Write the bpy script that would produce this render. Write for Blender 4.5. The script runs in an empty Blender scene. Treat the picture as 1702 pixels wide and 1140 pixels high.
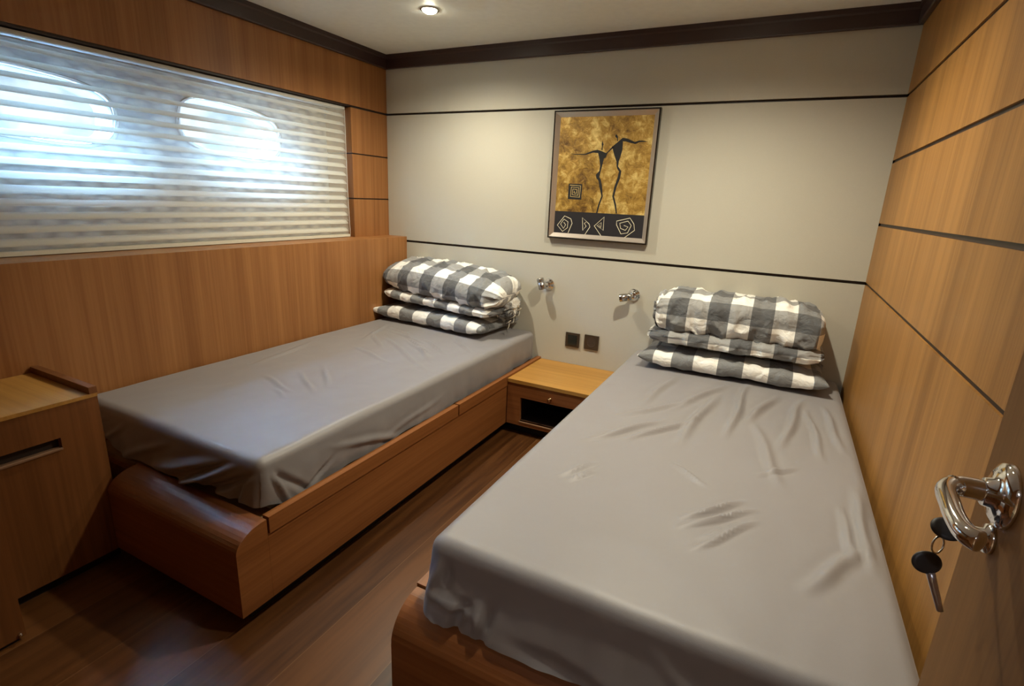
import bpy, bmesh, math, random
import numpy as np
from mathutils import Vector, Matrix, noise

S = bpy.context.scene
COL = S.collection
R = math.radians

# ------------------------------------------------------------------ camera
CP = Vector((2.283, -2.7365, 1.2058))
YAW, PIT, ROL, FPX = -0.4618, -0.2699, 0.0445, 869.44
fw = Vector((math.sin(YAW)*math.cos(PIT), math.cos(YAW)*math.cos(PIT), math.sin(PIT)))
rt = Vector((math.cos(YAW), -math.sin(YAW), 0))
up = rt.cross(fw)
r2 = rt*math.cos(ROL) + up*math.sin(ROL)
u2 = up*math.cos(ROL) - rt*math.sin(ROL)
cd = bpy.data.cameras.new('camera')
cam = bpy.data.objects.new('camera', cd)
COL.objects.link(cam)
cam.matrix_world = Matrix(((r2.x, u2.x, -fw.x, CP.x), (r2.y, u2.y, -fw.y, CP.y), (r2.z, u2.z, -fw.z, CP.z), (0, 0, 0, 1)))
cd.sensor_width = 36
cd.lens = FPX/1702*36
cd.clip_start = 0.02
S.camera = cam

# ------------------------------------------------------------------ look
S.view_settings.view_transform = 'Standard'
S.view_settings.look = 'None'
S.view_settings.gamma = 1
S.view_settings.use_curve_mapping = False
S.view_settings.exposure = 0.9

# ------------------------------------------------------------------ daylight outside the portholes
HORIZON, SKY = .95, 140.0      # hazy harbour seen level through the ports, and the bright blue sky above it
w = bpy.data.worlds.new('daylight'); S.world = w; w.use_nodes = True
nt = w.node_tree; N = nt.nodes; L = nt.links
bg = N['Background']; tc = N.new('ShaderNodeTexCoord'); sp = N.new('ShaderNodeSeparateXYZ'); L.new(tc.outputs['Generated'], sp.inputs[0])
nz = N.new('ShaderNodeTexNoise'); nz.inputs['Scale'].default_value = 14; nz.inputs['Detail'].default_value = 4
cr = N.new('ShaderNodeValToRGB')
cr.color_ramp.elements[0].position = .42; cr.color_ramp.elements[0].color = (.26, .40, .50, 1)
cr.color_ramp.elements[1].position = .56; cr.color_ramp.elements[1].color = (.85, .95, 1, 1)
L.new(tc.outputs['Generated'], nz.inputs['Vector']); L.new(nz.outputs['Fac'], cr.inputs['Fac'])
hz = N.new('ShaderNodeVectorMath'); hz.operation = 'SCALE'; hz.inputs['Scale'].default_value = HORIZON; L.new(cr.outputs['Color'], hz.inputs[0])
mr = N.new('ShaderNodeMapRange'); mr.inputs['From Min'].default_value = .20; mr.inputs['From Max'].default_value = .85; L.new(sp.outputs['Z'], mr.inputs['Value'])
mx = N.new('ShaderNodeMix'); mx.data_type = 'RGBA'; mx.clamp_result = False; L.new(mr.outputs[0], mx.inputs['Factor']); L.new(hz.outputs[0], mx.inputs['A'])
mx.inputs['B'].default_value = (.34*SKY, .60*SKY, 1.0*SKY, 1); L.new(mx.outputs['Result'], bg.inputs['Color'])

# ceiling downlights: x, y, watts (each one's spot is made with its fitting below)
CEIL = 1.99
LAMPS = [(.74, -.595, 36, 160), (1.98, -.84, 44, 158), (2.0, -1.65, 15, 84)]
CORRIDOR = 7
LAMP_COL = (1.0, .915, .725)

# ------------------------------------------------------------------ helpers
def link(me, name, mat, parent=None, kind=None, label=None, smooth=False):
    o = bpy.data.objects.new(name, me); COL.objects.link(o)
    if mat is not None and len(me.materials) == 0: me.materials.append(mat)
    if parent is not None:
        o.parent = parent
        if parent.type == 'EMPTY': o.matrix_parent_inverse = Matrix.Translation(parent.location).inverted()
    if kind: o['kind'] = kind
    if label: o['label'] = label
    if smooth:
        for p in me.polygons: p.use_smooth = True
    return o

def obj(name, bm, mat, parent=None, kind=None, label=None, smooth=False, bevel=0, seg=2):
    if bevel:
        bmesh.ops.bevel(bm, geom=[e for e in bm.edges if e.calc_face_angle(0) > .5], offset=bevel, segments=seg, affect='EDGES', profile=.5)
    me = bpy.data.meshes.new(name); bm.to_mesh(me); bm.free()
    return link(me, name, mat, parent, kind, label, smooth)

def thing(name, label, cat, loc, group=None):
    o = bpy.data.objects.new(name, None); COL.objects.link(o); o.location = loc; o.empty_display_size = .1
    o['label'] = label; o['category'] = cat
    if group: o['group'] = group
    return o

def tag(o, label, cat, group=None):
    o['label'] = label; o['category'] = cat
    if group: o['group'] = group
    return o

def box(bm, x0, x1, y0, y1, z0, z1, M=None):
    vs = [bm.verts.new((x, y, z)) for x in (x0, x1) for y in (y0, y1) for z in (z0, z1)]
    if M is not None:
        for v in vs: v.co = M @ v.co
    for f in ((0, 1, 3, 2), (4, 6, 7, 5), (0, 4, 5, 1), (2, 3, 7, 6), (0, 2, 6, 4), (1, 5, 7, 3)):
        bm.faces.new([vs[i] for i in f])
    return bm

def bx(*a, M=None): return box(bmesh.new(), *a, M=M)

def frame_of(d):
    d = Vector(d).normalized()
    a = Vector((0, 0, 1)) if abs(d.z) < .9 else Vector((1, 0, 0))
    s = d.cross(a).normalized(); return d, s, s.cross(d).normalized()

def lathe(bm, base, axis, prof, n=32):
    """prof: (radius, distance along axis)"""
    d, s, t = frame_of(axis); base = Vector(base); rings = []
    for r, h in prof:
        rings.append([bm.verts.new(base + d*h + (s*math.cos(2*math.pi*i/n) + t*math.sin(2*math.pi*i/n))*max(r, 1e-5)) for i in range(n)])
    for a, b in zip(rings, rings[1:]):
        for i in range(n): bm.faces.new((a[i], a[(i+1) % n], b[(i+1) % n], b[i]))
    bm.faces.new(rings[0][::-1]); bm.faces.new(rings[-1])
    bmesh.ops.recalc_face_normals(bm, faces=bm.faces)
    return bm

def smooth_path(pts, n=8):
    P = [Vector(p) for p in pts]; out = []
    for i in range(len(P)-1):
        p0 = P[max(i-1, 0)]; p1 = P[i]; p2 = P[i+1]; p3 = P[min(i+2, len(P)-1)]
        for k in range(n):
            t = k/n
            out.append(.5*((2*p1) + (p2-p0)*t + (2*p0-5*p1+4*p2-p3)*t*t + (3*p1-p0-3*p2+p3)*t**3))
    out.append(P[-1]); return out

def tube(bm, pts, rad, n=14, smooth=8, closed=False):
    P = smooth_path(pts, smooth) if smooth else [Vector(p) for p in pts]
    rr = rad if callable(rad) else (lambda t: rad)
    rings = []; s = None
    for i, p in enumerate(P):
        if closed: d = (P[(i+1) % len(P)] - P[i-1])
        else: d = (P[min(i+1, len(P)-1)] - P[max(i-1, 0)])
        d.normalize()
        if s is None: s = frame_of(d)[1]
        s = (s - d*s.dot(d)).normalized(); t = d.cross(s)
        r = rr(i/(len(P)-1))
        rings.append([bm.verts.new(p + (s*math.cos(2*math.pi*k/n) + t*math.sin(2*math.pi*k/n))*r) for k in range(n)])
    pr = list(zip(rings, rings[1:])) + ([(rings[-1], rings[0])] if closed else [])
    for a, b in pr:
        for k in range(n): bm.faces.new((a[k], a[(k+1) % n], b[(k+1) % n], b[k]))
    if not closed: bm.faces.new(rings[0][::-1]); bm.faces.new(rings[-1])
    bmesh.ops.recalc_face_normals(bm, faces=bm.faces)
    return bm

def ring(bm, c, axis, R0, r, n=28):
    d, s, t = frame_of(axis); c = Vector(c)
    return tube(bm, [c + s*math.cos(2*math.pi*i/n)*R0 + t*math.sin(2*math.pi*i/n)*R0 for i in range(n)], r, 10, 0, True)

def extrude_x(bm, prof, x0, x1):
    """prof: list of (y,z), swept along x"""
    a = [bm.verts.new((x0, y, z)) for y, z in prof]; b = [bm.verts.new((x1, y, z)) for y, z in prof]
    n = len(prof)
    for i in range(n): bm.faces.new((a[i], a[(i+1) % n], b[(i+1) % n], b[i]))
    bm.faces.new(a[::-1]); bm.faces.new(b)
    bmesh.ops.recalc_face_normals(bm, faces=bm.faces)
    return bm

# ------------------------------------------------------------------ materials
def new_mat(name):
    m = bpy.data.materials.new(name); m.use_nodes = True
    return m, m.node_tree.nodes, m.node_tree.links, m.node_tree.nodes['Principled BSDF']

def plain(name, col, rough=.5, metal=0, coat=0, bump=0, bscale=200, sheen=0):
    m, N, L, p = new_mat(name)
    p.inputs['Base Color'].default_value = (*col, 1); p.inputs['Roughness'].default_value = rough
    p.inputs['Metallic'].default_value = metal; p.inputs['Coat Weight'].default_value = coat
    p.inputs['Sheen Weight'].default_value = sheen
    tc = N.new('ShaderNodeTexCoord'); nz = N.new('ShaderNodeTexNoise'); nz.inputs['Scale'].default_value = bscale
    L.new(tc.outputs['Object'], nz.inputs['Vector'])
    mx = N.new('ShaderNodeMix'); mx.data_type = 'RGBA'; mx.blend_type = 'MULTIPLY'; mx.inputs['Factor'].default_value = .12
    mx.inputs['A'].default_value = (*col, 1); L.new(nz.outputs['Fac'], mx.inputs['B']); L.new(mx.outputs['Result'], p.inputs['Base Color'])
    if bump:
        b = N.new('ShaderNodeBump'); b.inputs['Strength'].default_value = bump; b.inputs['Distance'].default_value = .001
        L.new(nz.outputs['Fac'], b.inputs['Height']); L.new(b.outputs['Normal'], p.inputs['Normal'])
    return m

def wood(name, dark, light, axis='z', rough=.46, coat=.05, band=9, fine=120):
    m, N, L, p = new_mat(name)
    tc = N.new('ShaderNodeTexCoord')
    def stretched(sc, k, det):
        mp = N.new('ShaderNodeMapping'); v = [sc, sc, sc]; v['xyz'.index(axis)] = k
        mp.inputs['Scale'].default_value = v
        nz = N.new('ShaderNodeTexNoise'); nz.inputs['Scale'].default_value = 1; nz.inputs['Detail'].default_value = det
        L.new(tc.outputs['Object'], mp.inputs['Vector']); L.new(mp.outputs['Vector'], nz.inputs['Vector']); return nz
    a = stretched(band, .35, 2); b = stretched(fine, 2.2, 4); c = stretched(band*4.2, .8, 2)
    m1 = N.new('ShaderNodeMath'); m1.operation = 'MULTIPLY_ADD'; m1.inputs[1].default_value = .35
    L.new(b.outputs['Fac'], m1.inputs[0])
    m2 = N.new('ShaderNodeMath'); m2.operation = 'MULTIPLY_ADD'; m2.inputs[1].default_value = .45; m2.inputs[2].default_value = -.08
    L.new(a.outputs['Fac'], m2.inputs[0])
    m3 = N.new('ShaderNodeMath'); m3.operation = 'MULTIPLY_ADD'; m3.inputs[1].default_value = .35
    L.new(c.outputs['Fac'], m3.inputs[0]); L.new(m2.outputs[0], m3.inputs[2]); L.new(m3.outputs[0], m1.inputs[2])
    cr = N.new('ShaderNodeValToRGB'); cr.color_ramp.elements[0].position = .36; cr.color_ramp.elements[1].position = .66
    cr.color_ramp.elements[0].color = (*dark, 1); cr.color_ramp.elements[1].color = (*light, 1)
    L.new(m1.outputs[0], cr.inputs['Fac']); L.new(cr.outputs['Color'], p.inputs['Base Color'])
    p.inputs['Roughness'].default_value = rough; p.inputs['Coat Weight'].default_value = coat; p.inputs['Coat Roughness'].default_value = .25; p.inputs['Specular IOR Level'].default_value = .3
    bp = N.new('ShaderNodeBump'); bp.inputs['Strength'].default_value = .05; bp.inputs['Distance'].default_value = .001
    L.new(b.outputs['Fac'], bp.inputs['Height']); L.new(bp.outputs['Normal'], p.inputs['Normal'])
    return m

W_WALL = wood('cherry_panel', (.25, .115, .026), (.42, .205, .052))
W_LEFT = wood('cherry_panel_left', (.25, .100, .030), (.39, .175, .058))
W_BED = wood('cherry_bed', (.19, .064, .015), (.31, .118, .034), axis='y')
W_FOOT = wood('cherry_bed_foot', (.19, .064, .017), (.31, .118, .036), axis='x')
W_TOP = wood('cherry_top', (.34, .165, .034), (.52, .27, .062), axis='x', band=6)
W_CAB = wood('cherry_cabinet', (.15, .056, .015), (.25, .097, .029))
W_DOOR = wood('cherry_door', (.17, .078, .018), (.29, .140, .036), rough=.62, coat=0)
M_GROOVE = plain('dark_groove', (.022, .009, .006), .5)
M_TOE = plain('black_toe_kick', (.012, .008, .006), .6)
M_CROWN = plain('dark_wenge_crown', (.040, .018, .016), .35, bscale=60)
M_CEIL = plain('ceiling_vinyl', (.88, .88, .80), .45, bscale=30)
M_CREAM = plain('cream_wall_fabric', (.53, .505, .42), .75, bump=.5, bscale=700)
M_CHROME = plain('chrome', (.82, .82, .84), .07, 1)
M_SATIN = plain('satin_chrome', (.50, .49, .48), .2, 1)
M_STEEL = plain('brushed_steel', (.6, .58, .55), .25, 1)
M_BRONZE = plain('dark_bronze_plate', (.085, .065, .045), .32, .5)
M_BLACK = plain('black_plastic', (.02, .02, .02), .35)
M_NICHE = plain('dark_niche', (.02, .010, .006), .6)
M_MATT = plain('mattress_ticking', (.5, .46, .40), .8, bump=.3)

def floor_mat():
    m, N, L, p = new_mat('walnut_floor')
    tc = N.new('ShaderNodeTexCoord'); sx = N.new('ShaderNodeSeparateXYZ'); L.new(tc.outputs['Object'], sx.inputs[0])
    pw = .222
    d = N.new('ShaderNodeMath'); d.operation = 'MULTIPLY_ADD'; d.inputs[1].default_value = 1/pw; d.inputs[2].default_value = -1.529/pw + 20
    L.new(sx.outputs['X'], d.inputs[0])
    fl = N.new('ShaderNodeMath'); fl.operation = 'FLOOR'; L.new(d.outputs[0], fl.inputs[0])
    fr = N.new('ShaderNodeMath'); fr.operation = 'FRACT'; L.new(d.outputs[0], fr.inputs[0])
    wn = N.new('ShaderNodeTexWhiteNoise'); wn.noise_dimensions = '1D'; L.new(fl.outputs[0], wn.inputs['W'])
    mp = N.new('ShaderNodeMapping'); mp.inputs['Scale'].default_value = (38, 2.2, 1)
    off = N.new('ShaderNodeVectorMath'); off.operation = 'SCALE'; off.inputs['Scale'].default_value = 7; L.new(wn.outputs['Color'], off.inputs[0])
    L.new(tc.outputs['Object'], mp.inputs['Vector']); L.new(off.outputs[0], mp.inputs['Location'])
    nz = N.new('ShaderNodeTexNoise'); nz.inputs['Scale'].default_value = 1; nz.inputs['Detail'].default_value = 5; L.new(mp.outputs[0], nz.inputs['Vector'])
    ad = N.new('ShaderNodeMath'); ad.operation = 'MULTIPLY_ADD'; ad.inputs[1].default_value = .35; L.new(wn.outputs['Value'], ad.inputs[0]); L.new(nz.outputs['Fac'], ad.inputs[2])
    cr = N.new('ShaderNodeValToRGB'); cr.color_ramp.elements[0].position = .4; cr.color_ramp.elements[1].position = .9
    cr.color_ramp.elements[0].color = (.050, .017, .004, 1); cr.color_ramp.elements[1].color = (.125, .048, .013, 1)
    L.new(ad.outputs[0], cr.inputs['Fac'])
    g = N.new('ShaderNodeMath'); g.operation = 'LESS_THAN'; g.inputs[1].default_value = .010; L.new(fr.outputs[0], g.inputs[0])
    mx = N.new('ShaderNodeMix'); mx.data_type = 'RGBA'; L.new(g.outputs[0], mx.inputs['Factor']); L.new(cr.outputs['Color'], mx.inputs['A'])
    mx.inputs['B'].default_value = (.15, .072, .028, 1)
    L.new(mx.outputs['Result'], p.inputs['Base Color']); p.inputs['Roughness'].default_value = .38; p.inputs['Coat Weight'].default_value = .10; p.inputs['Specular IOR Level'].default_value = .35
    p.inputs['Coat Roughness'].default_value = .16
    return m
M_FLOOR = floor_mat()

def sheet_mat():
    m, N, L, p = new_mat('grey_satin_sheet')
    p.inputs['Base Color'].default_value = (.255, .242, .242, 1); p.inputs['Roughness'].default_value = .46
    p.inputs['Sheen Weight'].default_value = .15; p.inputs['Sheen Roughness'].default_value = .4
    tc = N.new('ShaderNodeTexCoord'); nz = N.new('ShaderNodeTexNoise'); nz.inputs['Scale'].default_value = 5; nz.inputs['Detail'].default_value = 3
    n2 = N.new('ShaderNodeTexNoise'); n2.inputs['Scale'].default_value = 900
    L.new(tc.outputs['Object'], nz.inputs['Vector']); L.new(tc.outputs['Object'], n2.inputs['Vector'])
    b = N.new('ShaderNodeBump'); b.inputs['Strength'].default_value = .15; b.inputs['Distance'].default_value = .02
    b2 = N.new('ShaderNodeBump'); b2.inputs['Strength'].default_value = .25; b2.inputs['Distance'].default_value = .0006
    L.new(nz.outputs['Fac'], b.inputs['Height']); L.new(n2.outputs['Fac'], b2.inputs['Height'])
    L.new(b.outputs['Normal'], b2.inputs['Normal']); L.new(b2.outputs['Normal'], p.inputs['Normal'])
    return m
M_SHEET = sheet_mat()

def gingham(name, sq=.088, ou=0, ov=0):
    m, N, L, p = new_mat(name)
    uv = N.new('ShaderNodeUVMap'); uv.uv_map = 'uv'
    sx = N.new('ShaderNodeSeparateXYZ'); L.new(uv.outputs['UV'], sx.inputs[0])
    ms = []
    for ax, o in (('X', ou), ('Y', ov)):
        a = N.new('ShaderNodeMath'); a.operation = 'MULTIPLY_ADD'; a.inputs[1].default_value = .5/sq; a.inputs[2].default_value = 50.0+o; L.new(sx.outputs[ax], a.inputs[0])
        f = N.new('ShaderNodeMath'); f.operation = 'FRACT'; L.new(a.outputs[0], f.inputs[0])
        g = N.new('ShaderNodeMath'); g.operation = 'GREATER_THAN'; g.inputs[1].default_value = .5; L.new(f.outputs[0], g.inputs[0]); ms.append(g)
    s = N.new('ShaderNodeMath'); s.operation = 'MULTIPLY_ADD'; s.inputs[1].default_value = .6
    L.new(ms[0].outputs[0], s.inputs[0])
    k = N.new('ShaderNodeMath'); k.operation = 'MULTIPLY'; k.inputs[1].default_value = .4; L.new(ms[1].outputs[0], k.inputs[0]); L.new(k.outputs[0], s.inputs[2])
    cr = N.new('ShaderNodeValToRGB'); cr.color_ramp.interpolation = 'CONSTANT'
    e = cr.color_ramp.elements; e[0].position = 0; e[0].color = (.86, .85, .79, 1); e[1].position = .3; e[1].color = (.30, .30, .29, 1)
    x = e.new(.5); x.color = (.20, .205, .205, 1); x = e.new(.9); x.color = (.085, .088, .092, 1)
    L.new(s.outputs[0], cr.inputs['Fac']); L.new(cr.outputs['Color'], p.inputs['Base Color'])
    p.inputs['Roughness'].default_value = .75; p.inputs['Sheen Weight'].default_value = .2
    tc = N.new('ShaderNodeTexCoord'); nz = N.new('ShaderNodeTexNoise'); nz.inputs['Scale'].default_value = 22; nz.inputs['Detail'].default_value = 4; nz.inputs['Distortion'].default_value = .8
    L.new(tc.outputs['Object'], nz.inputs['Vector'])
    b = N.new('ShaderNodeBump'); b.inputs['Strength'].default_value = .8; b.inputs['Distance'].default_value = .016
    L.new(nz.outputs['Fac'], b.inputs['Height']); L.new(b.outputs['Normal'], p.inputs['Normal'])
    return m

def gold_mat():
    m, N, L, p = new_mat('crumpled_gold_leaf')
    tc = N.new('ShaderNodeTexCoord')
    n1 = N.new('ShaderNodeTexNoise'); n1.inputs['Scale'].default_value = 26; n1.inputs['Detail'].default_value = 12; n1.inputs['Roughness'].default_value = .7; n1.inputs['Distortion'].default_value = .5
    n2 = N.new('ShaderNodeTexNoise'); n2.inputs['Scale'].default_value = 5; n2.inputs['Detail'].default_value = 3
    L.new(tc.outputs['Object'], n1.inputs['Vector']); L.new(tc.outputs['Object'], n2.inputs['Vector'])
    ad = N.new('ShaderNodeMath'); ad.operation = 'MULTIPLY_ADD'; ad.inputs[1].default_value = .6; L.new(n1.outputs['Fac'], ad.inputs[0])
    k = N.new('ShaderNodeMath'); k.operation = 'MULTIPLY'; k.inputs[1].default_value = .4; L.new(n2.outputs['Fac'], k.inputs[0]); L.new(k.outputs[0], ad.inputs[2])
    cr = N.new('ShaderNodeValToRGB'); e = cr.color_ramp.elements
    e[0].position = .36; e[0].color = (.10, .045, .008, 1); e[1].position = .66; e[1].color = (.90, .70, .26, 1)
    x = e.new(.5); x.color = (.42, .245, .045, 1)
    L.new(ad.outputs[0], cr.inputs['Fac']); L.new(cr.outputs['Color'], p.inputs['Base Color'])
    p.inputs['Metallic'].default_value = .35; p.inputs['Roughness'].default_value = .42
    b = N.new('ShaderNodeBump'); b.inputs['Strength'].default_value = .7; b.inputs['Distance'].default_value = .006
    L.new(n1.outputs['Fac'], b.inputs['Height']); L.new(b.outputs['Normal'], p.inputs['Normal'])
    return m

def quilt_mat():
    m, N, L, p = new_mat('silver_hull_insulation')
    tc = N.new('ShaderNodeTexCoord'); mp = N.new('ShaderNodeMapping'); mp.inputs['Rotation'].default_value = (R(35), 0, 0); mp.inputs['Scale'].default_value = (1, 16, 34)
    L.new(tc.outputs['Object'], mp.inputs['Vector'])
    v = N.new('ShaderNodeTexVoronoi'); v.inputs['Scale'].default_value = 1; L.new(mp.outputs[0], v.inputs['Vector'])
    cr = N.new('ShaderNodeValToRGB'); cr.color_ramp.elements[0].position = .25; cr.color_ramp.elements[0].color = (.90, .91, .92, 1)
    cr.color_ramp.elements[1].position = .75; cr.color_ramp.elements[1].color = (.40, .44, .50, 1)
    L.new(v.outputs['Distance'], cr.inputs['Fac']); L.new(cr.outputs['Color'], p.inputs['Base Color'])
    p.inputs['Roughness'].default_value = .35
    b = N.new('ShaderNodeBump'); b.inputs['Strength'].default_value = .8; b.inputs['Distance'].default_value = .01; b.invert = True
    L.new(v.outputs['Distance'], b.inputs['Height']); L.new(b.outputs['Normal'], p.inputs['Normal'])
    return m

def cloth_see(name, col, clear, trans):
    """woven blind cloth: part open weave, part diffusing"""
    m = bpy.data.materials.new(name); m.use_nodes = True; N = m.node_tree.nodes; L = m.node_tree.links; N.clear()
    out = N.new('ShaderNodeOutputMaterial'); d = N.new('ShaderNodeBsdfDiffuse'); t = N.new('ShaderNodeBsdfTranslucent'); c = N.new('ShaderNodeBsdfTransparent')
    tc = N.new('ShaderNodeTexCoord'); nz = N.new('ShaderNodeTexNoise'); nz.inputs['Scale'].default_value = 30; L.new(tc.outputs['Object'], nz.inputs['Vector'])
    mx = N.new('ShaderNodeMix'); mx.data_type = 'RGBA'; mx.blend_type = 'MULTIPLY'; mx.inputs['Factor'].default_value = .1; mx.inputs['A'].default_value = (*col, 1)
    L.new(nz.outputs['Fac'], mx.inputs['B'])
    L.new(mx.outputs['Result'], d.inputs['Color']); L.new(mx.outputs['Result'], t.inputs['Color'])
    a = N.new('ShaderNodeMixShader'); a.inputs[0].default_value = trans; L.new(d.outputs[0], a.inputs[1]); L.new(t.outputs[0], a.inputs[2])
    b = N.new('ShaderNodeMixShader'); b.inputs[0].default_value = clear; L.new(a.outputs[0], b.inputs[1]); L.new(c.outputs[0], b.inputs[2])
    L.new(b.outputs[0], out.inputs['Surface']); return m

def glass_mat():
    m = bpy.data.materials.new('porthole_glass'); m.use_nodes = True; N = m.node_tree.nodes; L = m.node_tree.links; N.clear()
    out = N.new('ShaderNodeOutputMaterial'); c = N.new('ShaderNodeBsdfTransparent'); g = N.new('ShaderNodeBsdfGlossy'); g.inputs['Roughness'].default_value = .02
    c.inputs['Color'].default_value = (.93, .97, .97, 1)
    s = N.new('ShaderNodeMixShader'); s.inputs[0].default_value = .06; L.new(c.outputs[0], s.inputs[1]); L.new(g.outputs[0], s.inputs[2])
    t = N.new('ShaderNodeBsdfTranslucent'); k = N.new('ShaderNodeMixShader'); k.inputs[0].default_value = .006
    L.new(c.outputs[0], k.inputs[1]); L.new(t.outputs[0], k.inputs[2]); L.new(k.outputs[0], s.inputs[1]); L.new(s.outputs[0], out.inputs['Surface']); return m

def glow(name, col, k):
    m, N, L, p = new_mat(name); p.inputs['Emission Color'].default_value = (*col, 1); p.inputs['Emission Strength'].default_value = k; return m

# ================================================================== the cabin
X1 = 2.632          # right wall
YF = -2.98          # front wall (behind the camera)
ZC, G1, GD = 1.915, 1.6655, .2508   # crown bottom, first groove, groove spacing
G = [G1 - GD*i for i in range(4)]
GW = .006

obj('floor', bx(-.3, 3.3, -4.2, .05, -.06, 0), M_FLOOR, kind='structure')
obj('ceiling', bx(-.3, 3.3, -4.2, .08, CEIL, CEIL+.05), M_CEIL, kind='structure')

# back wall: dark backing, three upholstered panels
wb = obj('wall_back', bx(-.26, X1+.1, .004, .06, 0, CEIL), M_GROOVE, kind='structure')
for z0, z1, lab in ((G[0]+GW, CEIL, 'narrow cream fabric panel under the crown'), (G[3]+.007, G[0]-GW, 'large cream fabric panel behind the picture'), (.0, G[3]-.007, 'cream fabric headboard panel')):
    obj('wall_panel', bx(0 if z0 > G[3] else .0, X1, -.012, .004, z0, z1), M_CREAM, wb, label=lab, bevel=.003)
YB = -.012

# left wall: deep lower wainscot, panels around the window recess
WY0, WY1 = -.32, -2.90          # window recess, y
WZ0, WZ1 = .941, G[0]-GW
wl = obj('wall_left', bx(-.26, .143, YF, -.012, 0, WZ0), W_LEFT, kind='structure', bevel=.003)
obj('wall_panel', bx(-.26, 0, YF, -.012, G[0]+GW, CEIL), W_LEFT, wl, bevel=.002)
for z0, z1 in ((G[1]+GW*.6, G[0]-GW), (G[2]+GW*.6, G[1]-GW*.6), (WZ0, G[2]-GW*.6)):
    obj('wall_panel', bx(-.26, 0, WY0, -.012, z0, z1), W_LEFT, wl, bevel=.0015)
    obj('wall_panel', bx(-.26, 0, YF, WY1, z0, z1), W_LEFT, wl)
obj('groove_backing', bx(-.26, -.006, WY0+.006, -.012, WZ0, CEIL-.02), M_GROOVE, wl)
obj('groove_backing', bx(-.26, -.006, WY1, WY0, G[0]-.003, G[0]+.01), M_GROOVE, wl)

# right wall: five veneered panels with dark grooves
wr = obj('wall_right', bx(X1+.006, X1+.08, YF-.06, .004, 0, CEIL), M_GROOVE, kind='structure')
zs = [0] + G[::-1] + [CEIL]
for i in range(5):
    obj('wall_panel', bx(X1, X1+.006, YF, -.012, zs[i] + (GW if i else 0), zs[i+1] - (GW if i < 4 else 0)), W_WALL, wr, bevel=.001)

# front wall (behind the camera) with the doorway
wf = obj('wall_front', bx(-.26, 1.95, YF-.06, YF, 0, CEIL), W_LEFT, kind='structure')
obj('wall_panel', bx(1.95, X1+.08, YF-.06, YF, 1.93, CEIL), W_LEFT, wf)
obj('wall_panel', bx(2.56, X1+.08, YF-.06, YF, 0, 1.93), W_LEFT, wf)
obj('wall_corridor', bx(.6, 3.2, -4.1, -4.04, 0, CEIL), W_LEFT, kind='structure')
obj('wall_corridor_left', bx(.54, .6, -4.1, YF-.06, 0, CEIL), W_LEFT, kind='structure')
obj('wall_corridor_right', bx(3.2, 3.26, -4.1, YF-.06, 0, CEIL), W_LEFT, kind='structure')

# crown moulding
def crown(name, pts, a, b, ax):
    bm = bmesh.new(); A = []; B = []
    for o, z in pts:
        if ax == 'x': A.append(bm.verts.new((a, -.012-o, z))); B.append(bm.verts.new((b, -.012-o, z)))
        elif ax == 'l': A.append(bm.verts.new((o, a, z))); B.append(bm.verts.new((o, b, z)))
        else: A.append(bm.verts.new((X1-o, a, z))); B.append(bm.verts.new((X1-o, b, z)))
    n = len(pts)
    for i in range(n): bm.faces.new((A[i], A[(i+1) % n], B[(i+1) % n], B[i]))
    bm.faces.new(A[::-1]); bm.faces.new(B); bmesh.ops.recalc_face_normals(bm, faces=bm.faces)
    obj(name, bm, M_CROWN, kind='structure')
CR = [(0, ZC), (.016, ZC), (.020, ZC+.004), (.020, ZC+.05), (.028, ZC+.056), (.028, CEIL), (0, CEIL)]
crown('trim_back', CR, 0, X1, 'x'); crown('trim_left', CR, YF, -.012, 'l'); crown('trim_right', CR, YF, -.012, 'r')

# ------------------------------------------------------------------ hull and portholes behind the blind
def oval(w, h, n=48, e=3.0):
    return [(w/2*math.copysign(abs(math.cos(t))**(2/e), math.cos(t)), h/2*math.copysign(abs(math.sin(t))**(2/e), math.sin(t))) for t in (2*math.pi*i/n for i in range(n))]
PORTS = [(-.925, 1.462, R(5)), (-1.715, 1.455, R(4))]
PW, PH = .52, .225
def port_pts(cy, cz, a, k=0):
    c, s = math.cos(a), math.sin(a)
    return [(cy + y*c + z*s*-1, cz + y*s + z*c) for y, z in oval(PW+k, PH+k)]
cu = bpy.data.curves.new('hull', 'CURVE'); cu.dimensions = '2D'; cu.fill_mode = 'BOTH'; cu.extrude = .01
for pts in [[(WY1-.05, WZ0-.02), (WY0+.05, WZ0-.02), (WY0+.05, WZ1+.02), (WY1-.05, WZ1+.02)]] + [port_pts(cy, cz, -a) for cy, cz, a in PORTS]:
    sp = cu.splines.new('POLY'); sp.points.add(len(pts)-1); sp.use_cyclic_u = True
    for q, (y, z) in zip(sp.points, pts): q.co = (y, z, 0, 1)
tmp = bpy.data.objects.new('hull', cu); COL.objects.link(tmp)
bpy.context.view_layer.update()
me = bpy.data.meshes.new_from_object(tmp.evaluated_get(bpy.context.evaluated_depsgraph_get()))
bpy.data.objects.remove(tmp)
for v in me.vertices: v.co = Vector((-.205 + v.co.z, v.co.x, v.co.y))
me.materials.clear()
link(me, 'wall_hull', quilt_mat(), kind='structure')
M_PAINT = plain('white_porthole_paint', (.85, .88, .90), .4)
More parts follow.
